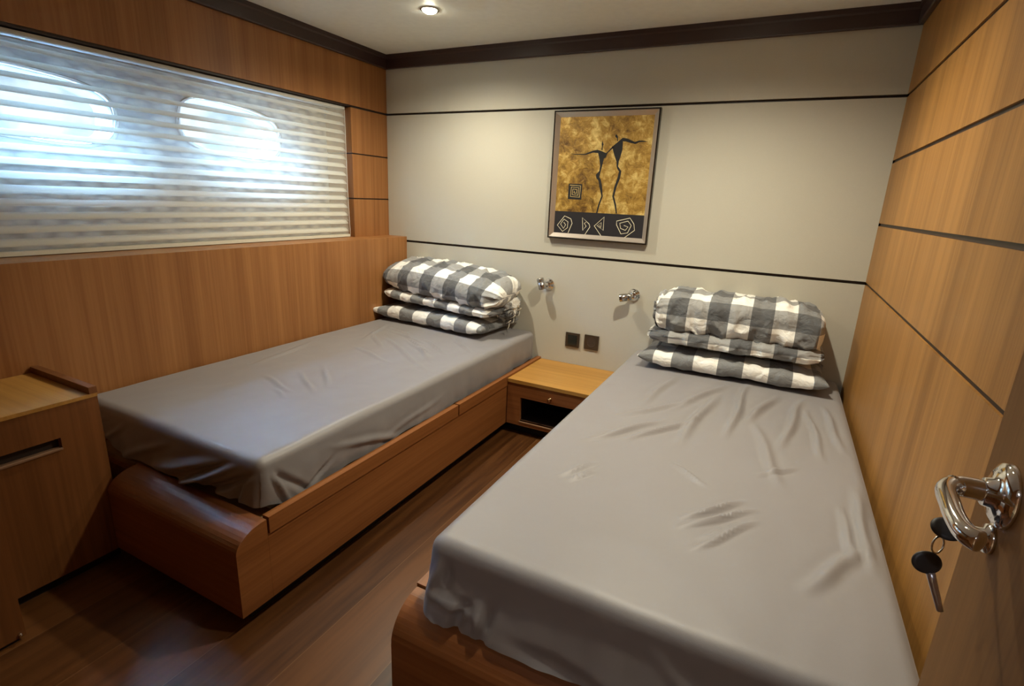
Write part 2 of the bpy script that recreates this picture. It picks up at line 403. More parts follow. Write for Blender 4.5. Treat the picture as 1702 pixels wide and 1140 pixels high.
for i, (cy, cz, a) in enumerate(PORTS):
    def loft(bm, levels):
        rg = [[bm.verts.new((x, y, z)) for y, z in port_pts(cy, cz, -a, k)] for x, k in levels]
        for A, B in zip(rg, rg[1:]):
            for j in range(len(A)): bm.faces.new((A[j], A[(j+1) % len(A)], B[(j+1) % len(A)], B[j]))
        bmesh.ops.recalc_face_normals(bm, faces=bm.faces); return bm
    wo = obj('window_%d' % (i+1), loft(bmesh.new(), [(-.212, .0), (-.30, -.02), (-.30, .03), (-.212, .03), (-.212, .0)]), M_PAINT, kind='structure', smooth=True)
    obj('window_frame', loft(bmesh.new(), [(-.188, .002), (-.180, .006), (-.178, .020), (-.182, .034), (-.194, .036), (-.194, .002), (-.188, .002)]), M_CHROME, wo, smooth=True)
    bm = bmesh.new(); bm.faces.new([bm.verts.new((-.285, y, z)) for y, z in port_pts(cy, cz, -a, -.012)])
    r_ = bmesh.ops.extrude_face_region(bm, geom=bm.faces[:]); bmesh.ops.translate(bm, verts=[v for v in r_['geom'] if isinstance(v, bmesh.types.BMVert)], vec=(-.006, 0, 0))
    bmesh.ops.recalc_face_normals(bm, faces=bm.faces)
    obj('pane', bm, glass_mat(), wo)
# outer plating keeps daylight out of the wall cavity except through the ports
for z0, z1 in ((WZ0-.05, 1.31), (1.615, 1.75)):
    obj('wall_plating', bx(-.30, -.26, YF, .05, z0, z1), M_PAINT, kind='structure')
for y0, y1 in ((-.60, .05), (-1.42, -1.22), (YF, -2.02)):
    obj('wall_plating', bx(-.30, -.26, y0, y1, 1.31, 1.615), M_PAINT, kind='structure')

# ------------------------------------------------------------------ window blind
M_SLAT = cloth_see('white_blind_vane', (.97, .96, .90), .03, .28)
M_SHEER = cloth_see('sheer_blind_cloth', (.96, .95, .86), .76, .28)
BX = -.045; BY0, BY1 = -.345, -2.86
bl = thing('window_blind', 'wide white translucent slatted blind covering the two portholes in the left wall', 'blind', (BX, -1.6, WZ0))
obj('head_rail', bx(BX-.03, BX+.020, BY1, BY0+.004, WZ1-.014, WZ1-.001), plain('blind_rail_white', (.75, .75, .72), .4), bl, bevel=.002)
NS = 15; z_lo, z_hi = WZ0+.045, WZ1-.045; pitch = (z_hi-z_lo)/(NS-1)
rng = random.Random(4)
for i in range(NS):
    zc = z_lo + i*pitch
    bm = bmesh.new(); a = R(30); wv = .046; prof = []
    for k in range(7):
        t = k/6-.5; prof.append((t*wv, .006*(1-4*t*t)))
    pts = [(BX + x*math.cos(a) + h*math.sin(a), zc - x*math.sin(a) + h*math.cos(a)) for x, h in prof]
    M_ = 90; prev = None
    for j in range(M_+1):
        y = BY0 + (BY1-BY0)*j/M_; wob = .0005*noise.noise(Vector((y*6, i*3.1, 0)))
        row = [bm.verts.new((x, y, z+wob)) for x, z in pts]
        if prev:
            for k in range(6): bm.faces.new((prev[k], row[k], row[k+1], prev[k+1]))
        prev = row
    o = obj('slat', bm, M_SLAT, bl, smooth=True); sm = o.modifiers.new('t', 'SOLIDIFY'); sm.thickness = .0008
bm = bmesh.new(); prev = None
for j in range(0, 121):
    z = WZ0+.02 + (WZ1-.003-WZ0-.02)*j/120
    ph = (z - z_lo)/pitch
    row = [bm.verts.new((BX + .026 - .004*abs(math.sin(math.pi*ph)) + .0004*noise.noise(Vector((y*4, z*9, 3))), y, z)) for y in [BY0 + (BY1-BY0)*k/60 for k in range(61)]]
    if prev:
        for k in range(60): bm.faces.new((prev[k], row[k], row[k+1], prev[k+1]))
    prev = row
o = obj('front_sheer', bm, M_SHEER, bl, smooth=True, label='sheer front cloth'); sm = o.modifiers.new('t', 'SOLIDIFY'); sm.thickness = .0005
obj('bottom_rail', bx(BX-.014, BX+.028, BY1, BY0+.004, WZ0+.003, WZ0+.018), plain('blind_rail_cream', (.72, .70, .58), .5), bl, bevel=.004)
obj('pull_cord', tube(bmesh.new(), [(BX+.034, BY0-.012, WZ1-.02), (BX+.036, BY0-.012, 1.2), (BX+.04, BY0-.008, WZ0+.02)], .0012, 8), plain('cord_white', (.8, .78, .7), .6), bl, label='thin white cord')

# ------------------------------------------------------------------ ceiling downlights
M_BULB = glow('warm_bulb', (1, .93, .70), 40)
for i, (x, y, wt, cone) in enumerate(LAMPS):
    lab = ['small round recessed ceiling downlight, lit, above the left bed', 'round recessed ceiling downlight above the head of the right bed', 'round recessed ceiling downlight above the foot of the right bed'][i]
    t = thing('ceiling_downlight', lab, 'ceiling light', (x, y, CEIL), 'recessed ceiling downlights')
    obj('trim_ring', lathe(bmesh.new(), (x, y, CEIL), (0, 0, -1), [(.042, -.0), (.043, .003), (.040, .005), (.035, .005), (.033, .001)], 40), M_STEEL, t, smooth=True)
    obj('bulb', lathe(bmesh.new(), (x, y, CEIL-.0055), (0, 0, -1), [(.032, 0), (.029, .004), (.018, .010), (0, .012)], 32), M_BULB, t, smooth=True, label='glowing bulb face')
    ld = bpy.data.lights.new('spot', 'SPOT'); ld.energy = wt; ld.color = LAMP_COL; ld.spot_size = R(cone); ld.spot_blend = 1.0; ld.shadow_soft_size = .022
    lo = bpy.data.objects.new('lamp_beam', ld); COL.objects.link(lo); lo.parent = t; lo.location = (0, 0, -.04)

t = thing('corridor_downlight', 'round ceiling downlight in the corridor outside the door', 'ceiling light', (2.32, -3.5, CEIL))
obj('trim_ring', lathe(bmesh.new(), (2.32, -3.5, CEIL), (0, 0, -1), [(.036, -.0), (.038, .003), (.034, .006), (.026, .006), (.024, .001)], 40), M_STEEL, t, smooth=True)
obj('bulb', lathe(bmesh.new(), (2.1, -3.5, CEIL-.0062), (0, 0, -1), [(.022, 0), (.020, .003), (.012, .006), (0, .007)], 32), M_BULB, t, smooth=True)
ld = bpy.data.lights.new('spot', 'SPOT'); ld.energy = CORRIDOR; ld.color = (.84, .92, 1); ld.spot_size = R(165); ld.spot_blend = .5; ld.shadow_soft_size = .03
lo = bpy.data.objects.new('lamp_beam', ld); COL.objects.link(lo); lo.parent = t; lo.location = (0, 0, -.04)

# ------------------------------------------------------------------ picture
POLY = {'head_one': [(1.3892, 1.4878), (1.3923, 1.5046), (1.3993, 1.4877), (1.3963, 1.4779), (1.3964, 1.4603), (1.3902, 1.4603), (1.3917, 1.4779)], 'fig_one': [(1.2182, 1.4427), (1.2496, 1.4414), (1.3063, 1.4423), (1.3449, 1.4567), (1.3697, 1.4617), (1.3922, 1.4553), (1.4164, 1.4461), (1.4271, 1.4553), (1.4478, 1.4792), (1.4539, 1.4722), (1.4241, 1.4462), (1.416, 1.4249), (1.4072, 1.4199), (1.4022, 1.3891), (1.3951, 1.3552), (1.3912, 1.329), (1.4002, 1.3169), (1.411, 1.277), (1.4182, 1.2332), (1.4065, 1.1957), (1.3964, 1.1473), (1.3899, 1.1485), (1.3973, 1.1916), (1.4108, 1.2359), (1.3975, 1.2766), (1.388, 1.3115), (1.3766, 1.3229), (1.3711, 1.3402), (1.3885, 1.3587), (1.3908, 1.3854), (1.3841, 1.4154), (1.3742, 1.446), (1.3456, 1.4481), (1.3107, 1.4372), (1.2499, 1.4377)], 'fig_two': [(1.4458, 1.4764), (1.4726, 1.4985), (1.4955, 1.5177), (1.5197, 1.514), (1.5584, 1.498), (1.5796, 1.5047), (1.6016, 1.5032), (1.6224, 1.4976), (1.5986, 1.4978), (1.5805, 1.4965), (1.5616, 1.4884), (1.5405, 1.4926), (1.5099, 1.5011), (1.4979, 1.5011), (1.4994, 1.4637), (1.4939, 1.4358), (1.4861, 1.4077), (1.4848, 1.383), (1.5039, 1.3599), (1.5011, 1.3264), (1.4874, 1.2865), (1.4784, 1.2369), (1.4933, 1.1958), (1.5014, 1.1527), (1.496, 1.1524), (1.484, 1.1954), (1.469, 1.2365), (1.4747, 1.2826), (1.4878, 1.3297), (1.4918, 1.359), (1.4813, 1.3723), (1.4772, 1.3829), (1.4741, 1.4062), (1.4605, 1.4357), (1.4525, 1.4554)], 'head_two': [(1.4559, 1.5291), (1.4629, 1.5346), (1.4701, 1.5228), (1.4722, 1.502), (1.4677, 1.502), (1.4663, 1.5159), (1.4582, 1.5208)]}
STROKE = {'sq': [(1.2303, 1.2867), (1.2931, 1.2884), (1.2988, 1.2198), (1.239, 1.2175), (1.2345, 1.2755), (1.2858, 1.277), (1.2899, 1.227), (1.2476, 1.2254), (1.2444, 1.266), (1.2776, 1.2671), (1.2801, 1.2356), (1.2561, 1.2348), (1.2544, 1.2558), (1.2693, 1.2563), (1.2703, 1.2443), (1.262, 1.244)], 's1': [(1.241, 1.0375), (1.2608, 1.0895), (1.2522, 1.1122), (1.2154, 1.1258), (1.176, 1.075), (1.2087, 1.0432), (1.2355, 1.0646), (1.2365, 1.0958), (1.2125, 1.1085), (1.1946, 1.0817), (1.2135, 1.0593), (1.2241, 1.0795), (1.2128, 1.0921)], 's2': [(1.3367, 1.0338), (1.362, 1.0763), (1.3566, 1.0913), (1.3168, 1.1219), (1.324, 1.0562), (1.3412, 1.0789), (1.3291, 1.0935), (1.3386, 1.0994)], 's3': [(1.4269, 1.0346), (1.3859, 1.0831), (1.4356, 1.1314), (1.4363, 1.0634), (1.4003, 1.0863), (1.423, 1.1028), (1.4223, 1.0762), (1.4116, 1.087)], 's4': [(1.5502, 1.0319), (1.6013, 1.0741), (1.5949, 1.1055), (1.5721, 1.1336), (1.5044, 1.115), (1.5047, 1.0964), (1.5326, 1.0517), (1.5668, 1.0592), (1.582, 1.0973), (1.563, 1.1183), (1.521, 1.1048), (1.5283, 1.0791), (1.554, 1.0711), (1.566, 1.0889), (1.5438, 1.095)]}

pic = thing('framed_picture', 'framed gold painting of two black dancing figures on the back wall', 'picture', (1.4, -.03, 1.0))
FX0, FX1, FZ0, FZ1 = 1.128, 1.673, 1.006, 1.650
CX0, CX1, CZ0, CZ1 = 1.160, 1.647, 1.034, 1.620
def frame_loft(levels, mat, name, lab):
    bm = bmesh.new(); rg = []
    for ins, y in levels: rg.append([bm.verts.new((x, y, z)) for x, z in ((FX0+ins, FZ0+ins), (FX1-ins, FZ0+ins), (FX1-ins, FZ1-ins), (FX0+ins, FZ1-ins))])
    for A, B in zip(rg, rg[1:]):
        for j in range(4): bm.faces.new((A[j], A[(j+1) % 4], B[(j+1) % 4], B[j]))
    bmesh.ops.recalc_face_normals(bm, faces=bm.faces)
    return obj(name, bm, mat, pic, label=lab)
frame_loft([(.0, YB-.001), (0, -.040), (.005, -.043), (.007, -.041), (.007, YB-.001), (0, YB-.001)], plain('black_lacquer', (.008, .007, .007), .25), 'outer_frame', 'thin black outer frame edge')
frame_loft([(.007, YB-.002), (.007, -.040), (.009, -.041), (.030, -.022), (.030, YB-.002), (.007, YB-.002)], plain('champagne_frame', (.52, .46, .40), .3, .55), 'inner_frame', 'bevelled champagne metal inner frame')
cv = obj('canvas', bx(CX0-.003, CX1+.003, -.022, YB-.002, 1.150, CZ1+.003), gold_mat(), pic, label='crumpled gold leaf field')
M_INK = plain('black_paint', (.007, .007, .008), .7); M_PALE = plain('pale_gold_paint', (.82, .76, .55), .5)
obj('canvas_band', bx(CX0-.003, CX1+.003, -.0225, YB-.002, CZ0-.003, 1.150), plain('black_band', (.012, .010, .014), .6), pic, label='black band along the bottom of the picture')
def flat_poly(bm, pts, y0, y1):
    f = bm.faces.new([bm.verts.new((x, y0, z)) for x, z in pts]); r_ = bmesh.ops.extrude_face_region(bm, geom=[f])
    bmesh.ops.translate(bm, verts=[v for v in r_['geom'] if isinstance(v, bmesh.types.BMVert)], vec=(0, y1-y0, 0))
def ribbon(bm, pts, wd, y0, y1):
    P = [Vector(p) for p in pts]; Lf = []; Rt = []
    for i, p in enumerate(P):
        d = (P[min(i+1, len(P)-1)] - P[max(i-1, 0)]).normalized(); n = Vector((-d.y, d.x)); m_ = 1.0
        Lf.append(p+n*wd*m_); Rt.append(p-n*wd*m_)
    for i in range(len(P)-1):
        flat_poly(bm, [(q.x, q.y) for q in (Lf[i], Lf[i+1], Rt[i+1], Rt[i])], y0, y1)
for a, b in (('fig_one', 'head_one'), ('fig_two', 'head_two')):
    bm = bmesh.new()
    for k in (a, b): flat_poly(bm, POLY[k], -.0220, -.0229)
    bmesh.ops.recalc_face_normals(bm, faces=bm.faces); bmesh.ops.triangulate(bm, faces=bm.faces)
    obj('painted_dancer', bm, M_INK, cv, label='left slender black dancing figure' if a == 'fig_one' else 'right slender black dancing figure')
sq = STROKE['sq']; sx0, sx1 = min(p[0] for p in sq), max(p[0] for p in sq); sz0, sz1 = min(p[1] for p in sq), max(p[1] for p in sq)
bm = bmesh.new(); flat_poly(bm, [(sx0-.004, sz0-.004), (sx1+.003, sz0-.004), (sx1+.003, sz1+.004), (sx0-.004, sz1+.004)], -.0220, -.0226)
obj('spiral_ground', bm, M_INK, cv, label='small black square')
bm = bmesh.new()
cxs, czs = (sx0+sx1)/2, (sz0+sz1)/2
pts = []; hw, hh = (sx1-sx0)/2-.003, (sz1-sz0)/2-.003
for k in range(13):
    f = 1-k/13.5; c_, s_ = [(-1, 1), (1, 1), (1, -1), (-1, -1)][k % 4]; pts.append((cxs+c_*hw*f, czs+s_*hh*f))
ribbon(bm, pts, .0014, -.0226, -.0231); obj('spiral_line', bm, plain('gold_line', (.70, .52, .20), .5), cv, label='square gold spiral')
for k in ('s1', 's2', 's3', 's4'):
    bm = bmesh.new(); ribbon(bm, STROKE[k], .0015, -.0225, -.0231); obj('spiral_line', bm, M_PALE, cv, label='pale line spiral on the black band')

# ------------------------------------------------------------------ wall reading lamps
def read_lamp(cx, cz, h0, h1, lab):
    t = thing('reading_lamp', lab, 'wall lamp', (cx, YB, cz), 'chrome reading lamps on the headboard wall')
    obj('wall_rose', lathe(bmesh.new(), (cx, YB, cz), (0, -1, 0), [(.031, 0), (.033, .003), (.031, .008), (.026, .010), (.0255, .014), (.021, .016), (.020, .021), (.013, .024)], 36), M_CHROME, t, smooth=True)
    h0, h1 = Vector(h0), Vector(h1); mid = (h0+h1)/2
    obj('swivel_joint', tube(bmesh.new(), [(cx, YB-.014, cz), (cx*.6+mid.x*.4, YB-.030, cz*.6+mid.z*.4), tuple(mid)], .009, 12), M_CHROME, t, smooth=True)
    Lh = (h1-h0).length
    hd = obj('lamp_head', lathe(bmesh.new(), h0, h1-h0, [(.012, 0), (.0190, .002), (.0205, .006), (.0205, Lh*.3), (.0185, Lh*.32), (.0185, Lh*.36), (.0208, Lh*.38), (.0208, Lh-.003), (.019, Lh), (.0165, Lh), (.015, Lh-.006)], 32), M_SATIN, t, smooth=True)
    d = (h1-h0).normalized()
    obj('lens', lathe(bmesh.new(), h1-d*.007, d, [(.0152, 0), (.0145, .002), (.006, .0035)], 24), plain('lamp_lens', (.25, .25, .25), .15), hd, smooth=True)
read_lamp(1.146, .746, (1.112, -.070, .784), (1.132, -.068, .722), 'small chrome reading lamp beside the left pillow stack, head pointing down')
read_lamp(1.632, .743, (1.632, -.062, .740), (1.572, -.074, .727), 'small chrome reading lamp beside the right pillow stack, head turned sideways')

# ------------------------------------------------------------------ switch and socket
def plate(name, cx, cz, lab, cat, gloss):
    t = thing(name, lab, cat, (cx, YB, cz))
    obj('cover_plate', bx(cx-.041, cx+.041, YB-.008, YB, cz-.041, cz+.041), M_BRONZE, t, bevel=.003)
    if gloss:
        obj('rocker', bx(cx-.027, cx+.027, YB-.011, YB-.008, cz-.029, cz+.029), plain('glossy_black', (.02, .025, .022), .08), t, bevel=.0015, label='glossy black rocker')
    else:
        k = obj('socket_insert', lathe(bmesh.new(), (cx, YB-.008, cz), (0, -1, 0), [(.027, 0), (.027, .001), (.025, .0015), (.022, .0005)], 36), plain('brown_insert', (.06, .042, .03), .45), t, label='dark brown round insert')
        bm = bmesh.new(); [lathe(bm, (cx+dx, YB-.0095, cz), (0, -1, 0), [(.0025, 0), (.0025, .001)], 12) for dx in (-.009, .009)]
        obj('pin_hole', bm, M_BLACK, k)
plate('light_switch', 1.3115, .446, 'square dark bronze light switch with glossy black rocker above the nightstand', 'light switch', True)
plate('wall_socket', 1.4235, .449, 'square dark bronze wall socket right of the light switch', 'socket', False)

# ------------------------------------------------------------------ bed frames

def bed(name, lab, x0, x1, yb, yfoot, fx0, side, cut, BT, ry, rz):
    t = thing(name, lab, 'bed', ((x0+x1)/2, -.9, 0))
    body_end = yfoot+.10
    obj('frame_body', bx(x0, x1, body_end, yb, .05, .262), W_BED, t)
    # rounded foot block
    prof = [(body_end-.0005, .05), (body_end-.0005, BT-.006)]
    for k in range(11):
        a = math.pi/2*k/10; prof.append((yfoot+ry-ry*math.sin(a), BT-.006-rz+rz*math.cos(a)))
    prof.append((yfoot, .05))
    obj('foot_block', extrude_x(bmesh.new(), prof, fx0, x1 if side > 0 else cut), W_FOOT, t, label='rounded wooden foot end')
    FB = [o for o in bpy.data.objects if o.parent == t and o.name.startswith('foot_block')][0]
    FB.data.materials.append(W_BED)
    for p in FB.data.polygons:
        if abs(p.normal.x) > .9: p.material_index = 1
    # two side rails standing on the body, a small gap between them
    xs = (x1-.022, x1) if side > 0 else (x0, x0+.022)
    ym = -.905
    for a, b in ((body_end+.004, ym-.004), (ym+.004, yb)):
        obj('side_rail', bx(xs[0]+(.0 if side > 0 else -.004), xs[1]+(.004 if side > 0 else 0), a, b, .262, BT), W_BED, t, bevel=.003)
    obj('slat_base', bx(x0+.03, x1-.03, body_end+.02, -.03, .262, .280), plain('plywood_base', (.4, .27, .13), .6), t)
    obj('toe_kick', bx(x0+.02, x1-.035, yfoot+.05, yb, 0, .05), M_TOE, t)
    return t
bedL = bed('bed', 'left single bed frame of cherry wood with rounded foot, below the window blind', .145, 1.119, -.014, -1.992, .505, 1, 0, .314, .092, .055)
bedR = bed('bed', 'right single bed frame of cherry wood against the right wall', 1.625, 2.626, -.014, -1.972, 1.625, -1, 2.626, .292, .085, .085)

# ------------------------------------------------------------------ nightstand
ns = thing('nightstand', 'low cherry wood nightstand with open niche between the two beds', 'nightstand', (1.372, -.22, 0))
nx0, nx1, nyf = 1.125, 1.6195, -.436
obj('top', bx(nx0, nx1, nyf-.004, -.014, .286, .304), W_TOP, ns, bevel=.002, label='pale honey-coloured wooden top')
bm = bmesh.new()
ox0, ox1, oz0, oz1 = 1.200, 1.548, .080, .211
box(bm, nx0, ox0, nyf, nyf+.018, .055, .286); box(bm, ox1, nx1, nyf, nyf+.018, .055, .286)
box(bm, ox0, ox1, nyf, nyf+.018, oz1, .286); box(bm, ox0, ox1, nyf, nyf+.018, .055, oz0)
obj('front_panel', bm, W_FOOT, ns, bevel=.0)
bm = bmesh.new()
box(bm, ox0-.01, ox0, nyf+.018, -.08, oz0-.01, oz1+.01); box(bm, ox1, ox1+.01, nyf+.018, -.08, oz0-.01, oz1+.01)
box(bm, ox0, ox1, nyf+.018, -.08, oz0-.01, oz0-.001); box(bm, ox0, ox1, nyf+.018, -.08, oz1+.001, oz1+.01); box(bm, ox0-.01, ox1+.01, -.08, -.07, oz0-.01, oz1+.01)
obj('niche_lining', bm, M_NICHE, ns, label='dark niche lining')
obj('niche_lip', bx(ox0, ox1, nyf-.003, nyf+.016, oz0-.006, oz0), plain('pale_edge', (.42, .27, .15), .4), ns, bevel=.001, label='pale front lip of the niche')
kb = obj('knob', lathe(bmesh.new(), (1.366, nyf, .236), (0, -1, 0), [(.010, 0), (.0105, .002), (.007, .004), (.006, .009), (.010, .013), (.009, .018), (.003, .020)], 24), plain('brass_knob', (.55, .33, .16), .2, 1), ns, smooth=True, label='small round brass knob')
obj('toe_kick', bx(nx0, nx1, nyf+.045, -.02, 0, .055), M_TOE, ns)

# ------------------------------------------------------------------ left cabinet and wardrobe
cb = thing('cabinet', 'low dark wooden cabinet with a long finger slot at the foot of the left bed', 'cabinet', (.3, -2.1, 0))
cx0, cx1, cy0, cy1 = .146, .500, -2.262, -1.995
cyb = -1.972
bm = bmesh.new()
s0, s1, sy = .444, .476, -2.080
box(bm, cx1-.02, cx1, cy0, cyb, .042, s0); box(bm, cx1-.02, cx1, cy0, cyb, s1, .572); box(bm, cx1-.02, cx1, sy, cyb, s0, s1)
obj('front_panel', bm, W_CAB, cb)
obj('side_panel', bx(cx0, cx1-.02, cyb-.02, cyb, .042, .572), W_CAB, cb)
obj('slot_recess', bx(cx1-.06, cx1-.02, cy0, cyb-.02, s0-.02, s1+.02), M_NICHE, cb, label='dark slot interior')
obj('slot_lip', bx(cx1-.018, cx1+.004, cy0, sy, s0-.004, s0+.001), plain('slot_lip_wood', (.30, .17, .10), .4), cb, label='pale lower lip of the slot')
obj('top', bx(cx0, cx1+.002, cy0, cyb, .572, .583), W_TOP, cb, bevel=.002, label='honey-coloured cabinet top')
obj('raised_edge', bx(cx0, cx1+.002, cyb-.020, cyb+.001, .583, .604), W_CAB, cb, bevel=.002, label='low raised fiddle rail along the top edge')
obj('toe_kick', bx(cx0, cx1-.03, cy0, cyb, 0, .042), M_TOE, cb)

wd = thing('wardrobe', 'dark wardrobe side at the far left foreground beside the low cabinet', 'wardrobe', (.4, -2.6, 0))
obj('carcass', bx(.146, .630, YF+.002, -2.2855, .012, .56), W_CAB, wd, bevel=.002)
obj('plinth', bx(.146, .622, YF+.002, -2.30, 0, .012), M_TOE, wd)
obj('door_catch', lathe(bmesh.new(), (.630, -2.298, .022), (1, 0, 0), [(.0045, 0), (.005, .003), (.003, .006), (.0, .007)], 16), M_CHROME, wd, smooth=True, label='tiny chrome catch near the floor')

# ------------------------------------------------------------------ mattresses in fitted sheets
def seg_bump(A, B, P, a, b, w_, amp, kind=0):
    a = np.array(a); b = np.array(b); d = b-a; Ls = np.hypot(*d); d = d/Ls; n = np.array([-d[1], d[0]])
    dx = P[0]-a[0]; dy = P[1]-a[1]; t = (dx*d[0]+dy*d[1])/Ls; s = dx*n[0]+dy*n[1]
    s = s + .010*np.sin(t*7+a[0]*31)*Ls
    env = np.clip(np.sin(np.pi*np.clip((t+.15)/1.3, 0, 1)), 0, 1)**1.2
    q = s/w_
    pr = (1-1.2*q*q)*np.exp(-q*q) if kind == 0 else np.exp(-q*q)
    return amp*env*pr

def vnoise(x, y, z=0.0):
    return np.array([noise.noise(Vector((float(a), float(b), float(c)))) for a, b, c in zip(x.ravel(), y.ravel(), np.broadcast_to(z, x.shape).ravel())]).reshape(x.shape)

def mattress(name, lab, x0, x1, y0, y1, zt, zb, hem, top_w, foot_w, side_w, res=.0085, taper=0, seed=0, flare=0, wamp=2.0, famp=1.0):
    re = .032
    Wd, Ld = (x1-x0-2*re), (y1-y0-2*re); h = re*math.pi/2 + (zt-re-zb)
    nd = int(h/res)
    us = np.concatenate([np.linspace(-h, 0, nd, endpoint=False), np.linspace(0, Wd, int(Wd/res)), np.linspace(Wd, Wd+h, nd+1)[1:]])
    vs = np.concatenate([np.linspace(-h, 0, nd, endpoint=False), np.linspace(0, Ld, int(Ld/res)), np.linspace(Ld, Ld+h, nd+1)[1:]])
    U, V = np.meshgrid(us, vs, indexing='ij')
    cu_ = np.clip(U, 0, Wd); cv_ = np.clip(V, 0, Ld); ex = U-cu_; ey = V-cv_
    dep = np.maximum(abs(ex), abs(ey)); hyp = np.hypot(ex, ey)+1e-9
    dx, dy = ex/hyp, ey/hyp
    bx_ = x0+re+cu_; by_ = y0+re+cv_
    # the hem's height varies along the edge
    hz = hem(bx_+dx*re, by_+dy*re)
    sc = (re*math.pi/2 + (zt-re-hz))/h
    de = dep*sc
    t = np.minimum(de/re, math.pi/2)
    out = re*np.sin(t); dn = re*(1-np.cos(t)) + np.maximum(de-re*math.pi/2, 0)
    X = bx_+dx*out; Y = by_+dy*out; Z = zt-dn
    q = np.clip((dn-re)/(zt-re-zb), 0, 1)
    topm = np.clip(1-dn/.02, 0, 1)
    Z = Z + topm*.0035*vnoise(X*3.1+seed, Y*3.1) + topm*.0012*vnoise(X*14+seed, Y*9)
    for a, b, w_, amp in top_w: Z = Z + topm*seg_bump(None, None, (X, Y), a, b, w_, amp*wamp)
    # skirt: soft folds growing to the hem, tucked under at the very bottom
    per = np.where(abs(ey) >= abs(ex), X, Y)
    f = .010*vnoise(per*7+seed, Z*4, 5.5+seed)+.006*vnoise(per*19+seed, Z*9, 2.2)
    side = q*f*1.3 + .006*np.sin(q*math.pi)
    foot = (ey < 0) & (abs(ey) >= abs(ex))
    sd = (abs(ex) > abs(ey))
    for a, b, w_, amp in foot_w: side = side + np.where(ey < 0, 1, 0)*np.clip(q*4, 0, 1)*seg_bump(None, None, (X+Y*.0, Z), a, b, w_, amp*famp)
    for a, b, w_, amp in side_w: side = side + np.where(sd, 1, 0)*np.clip(q*4, 0, 1)*seg_bump(None, None, (Y, Z), a, b, w_, amp)
    tuck = np.clip((q-.86)/.14, 0, 1)**2*.014
    side = np.maximum(side - tuck, -.016)
    keepx = np.where(X > 2.5, .2, 1.0)*np.where((X < .2), .2, 1.0)*np.where(Y > -.08, .2, 1.0)
    X = X+dx*side*keepx; Y = Y+dy*side*keepx - np.where(ey < 0, 1, 0)*flare*np.clip((q-.25)/.75, 0, 1)**1.3*np.clip(-dy, 0, 1)
    if taper: X = X - np.clip((X-(x0+x1)/2)/((x1-x0)/2), 0, 1)*np.clip((-1.45-Y)/.45, 0, 1)*taper
    n0, n1 = X.shape
    verts = np.stack([X, Y, Z], -1).reshape(-1, 3)
    idx = np.arange(n0*n1).reshape(n0, n1)
    F = np.stack([idx[:-1, :-1], idx[1:, :-1], idx[1:, 1:], idx[:-1, 1:]], -1).reshape(-1, 4)
    # drop degenerate ring at the corners' inner point only (same position)
    me = bpy.data.meshes.new('fitted_sheet'); me.from_pydata(verts.tolist(), [], F.tolist()); me.update()
    m = obj(name, bx(x0+.03, x1-.03-taper, y0+.05, y1-.03, .281, zt-.018), M_MATT, bevel=.02, seg=3)
    tag(m, lab, 'mattress')
    s = link(me, 'fitted_sheet', M_SHEET, m, label='wrinkled grey satin fitted sheet', smooth=True)
    return m

def hemL(X, Y):
    foot = np.clip((-1.80-Y)/.05, 0, 1)
    z = .302 + .016*foot
    z = z + foot*(.10*np.exp(-((X-.20)/.10)**2) + .003*np.sin(X*9))
    z = z + .006*np.sin(Y*5.1+1) * (1-foot)
    return z
topL = [((.50, -1.38), (.70, -1.447), .012, .0035), ((.47, -.85), (.75, -.954), .014, .004), ((.476, -.63), (.94, -.93), .014, .0045), ((.62, -.62), (.90, -.80), .011, .004),
        ((.676, -.631), (.919, -.837), .010, .005), ((.70, -.56), (.90, -.70), .009, .0045), ((.598, -1.166), (.774, -1.321), .012, .004), ((.577, -1.278), (.777, -1.399), .011, .0035),
        ((.64, -1.45), (.735, -1.50), .009, .003), ((.374, -.457), (.538, -.503), .012, .004), ((.45, -.52), (.70, -.60), .010, .004), ((.30, -.42), (.42, -.72), .014, .004), ((.25, -.9), (.33, -1.3), .018, .003),
        ((.38, -.62), (.60, -.80), .011, .004), ((.80, -.45), (.98, -.60), .012, .004), ((.55, -.55), (.83, -.73), .009, .004)]
footL = [((1.04, .455), (.72, .30), .013, .042), ((1.06, .425), (.80, .29), .014, -.030), ((.98, .455), (.62, .32), .02, .014), ((.92, .43), (.50, .29), .018, .010), ((.70, .44), (.40, .30), .016, .008), ((.45, .44), (.28, .33), .012, .010), ((.36, .44), (.22, .38), .008, .008), ((1.02, .40), (.95, .28), .014, -.012)]
sideL = [((-1.84, .43), (-1.70, .28), .014, -.010), ((-1.84, .44), (-1.78, .28), .010, .010), ((-1.60, .40), (-1.25, .30), .016, .008), ((-1.72, .30), (-1.60, .36), .012, -.010), ((-1.35, .33), (-1.0, .37), .014, .005)]
mattress('mattress', 'mattress in a grey satin sheet on the left bed under the blind', .150, 1.078, -1.875, -.016, .463, .272, hemL, topL, footL, sideL, seed=1, flare=.022, famp=1.0)

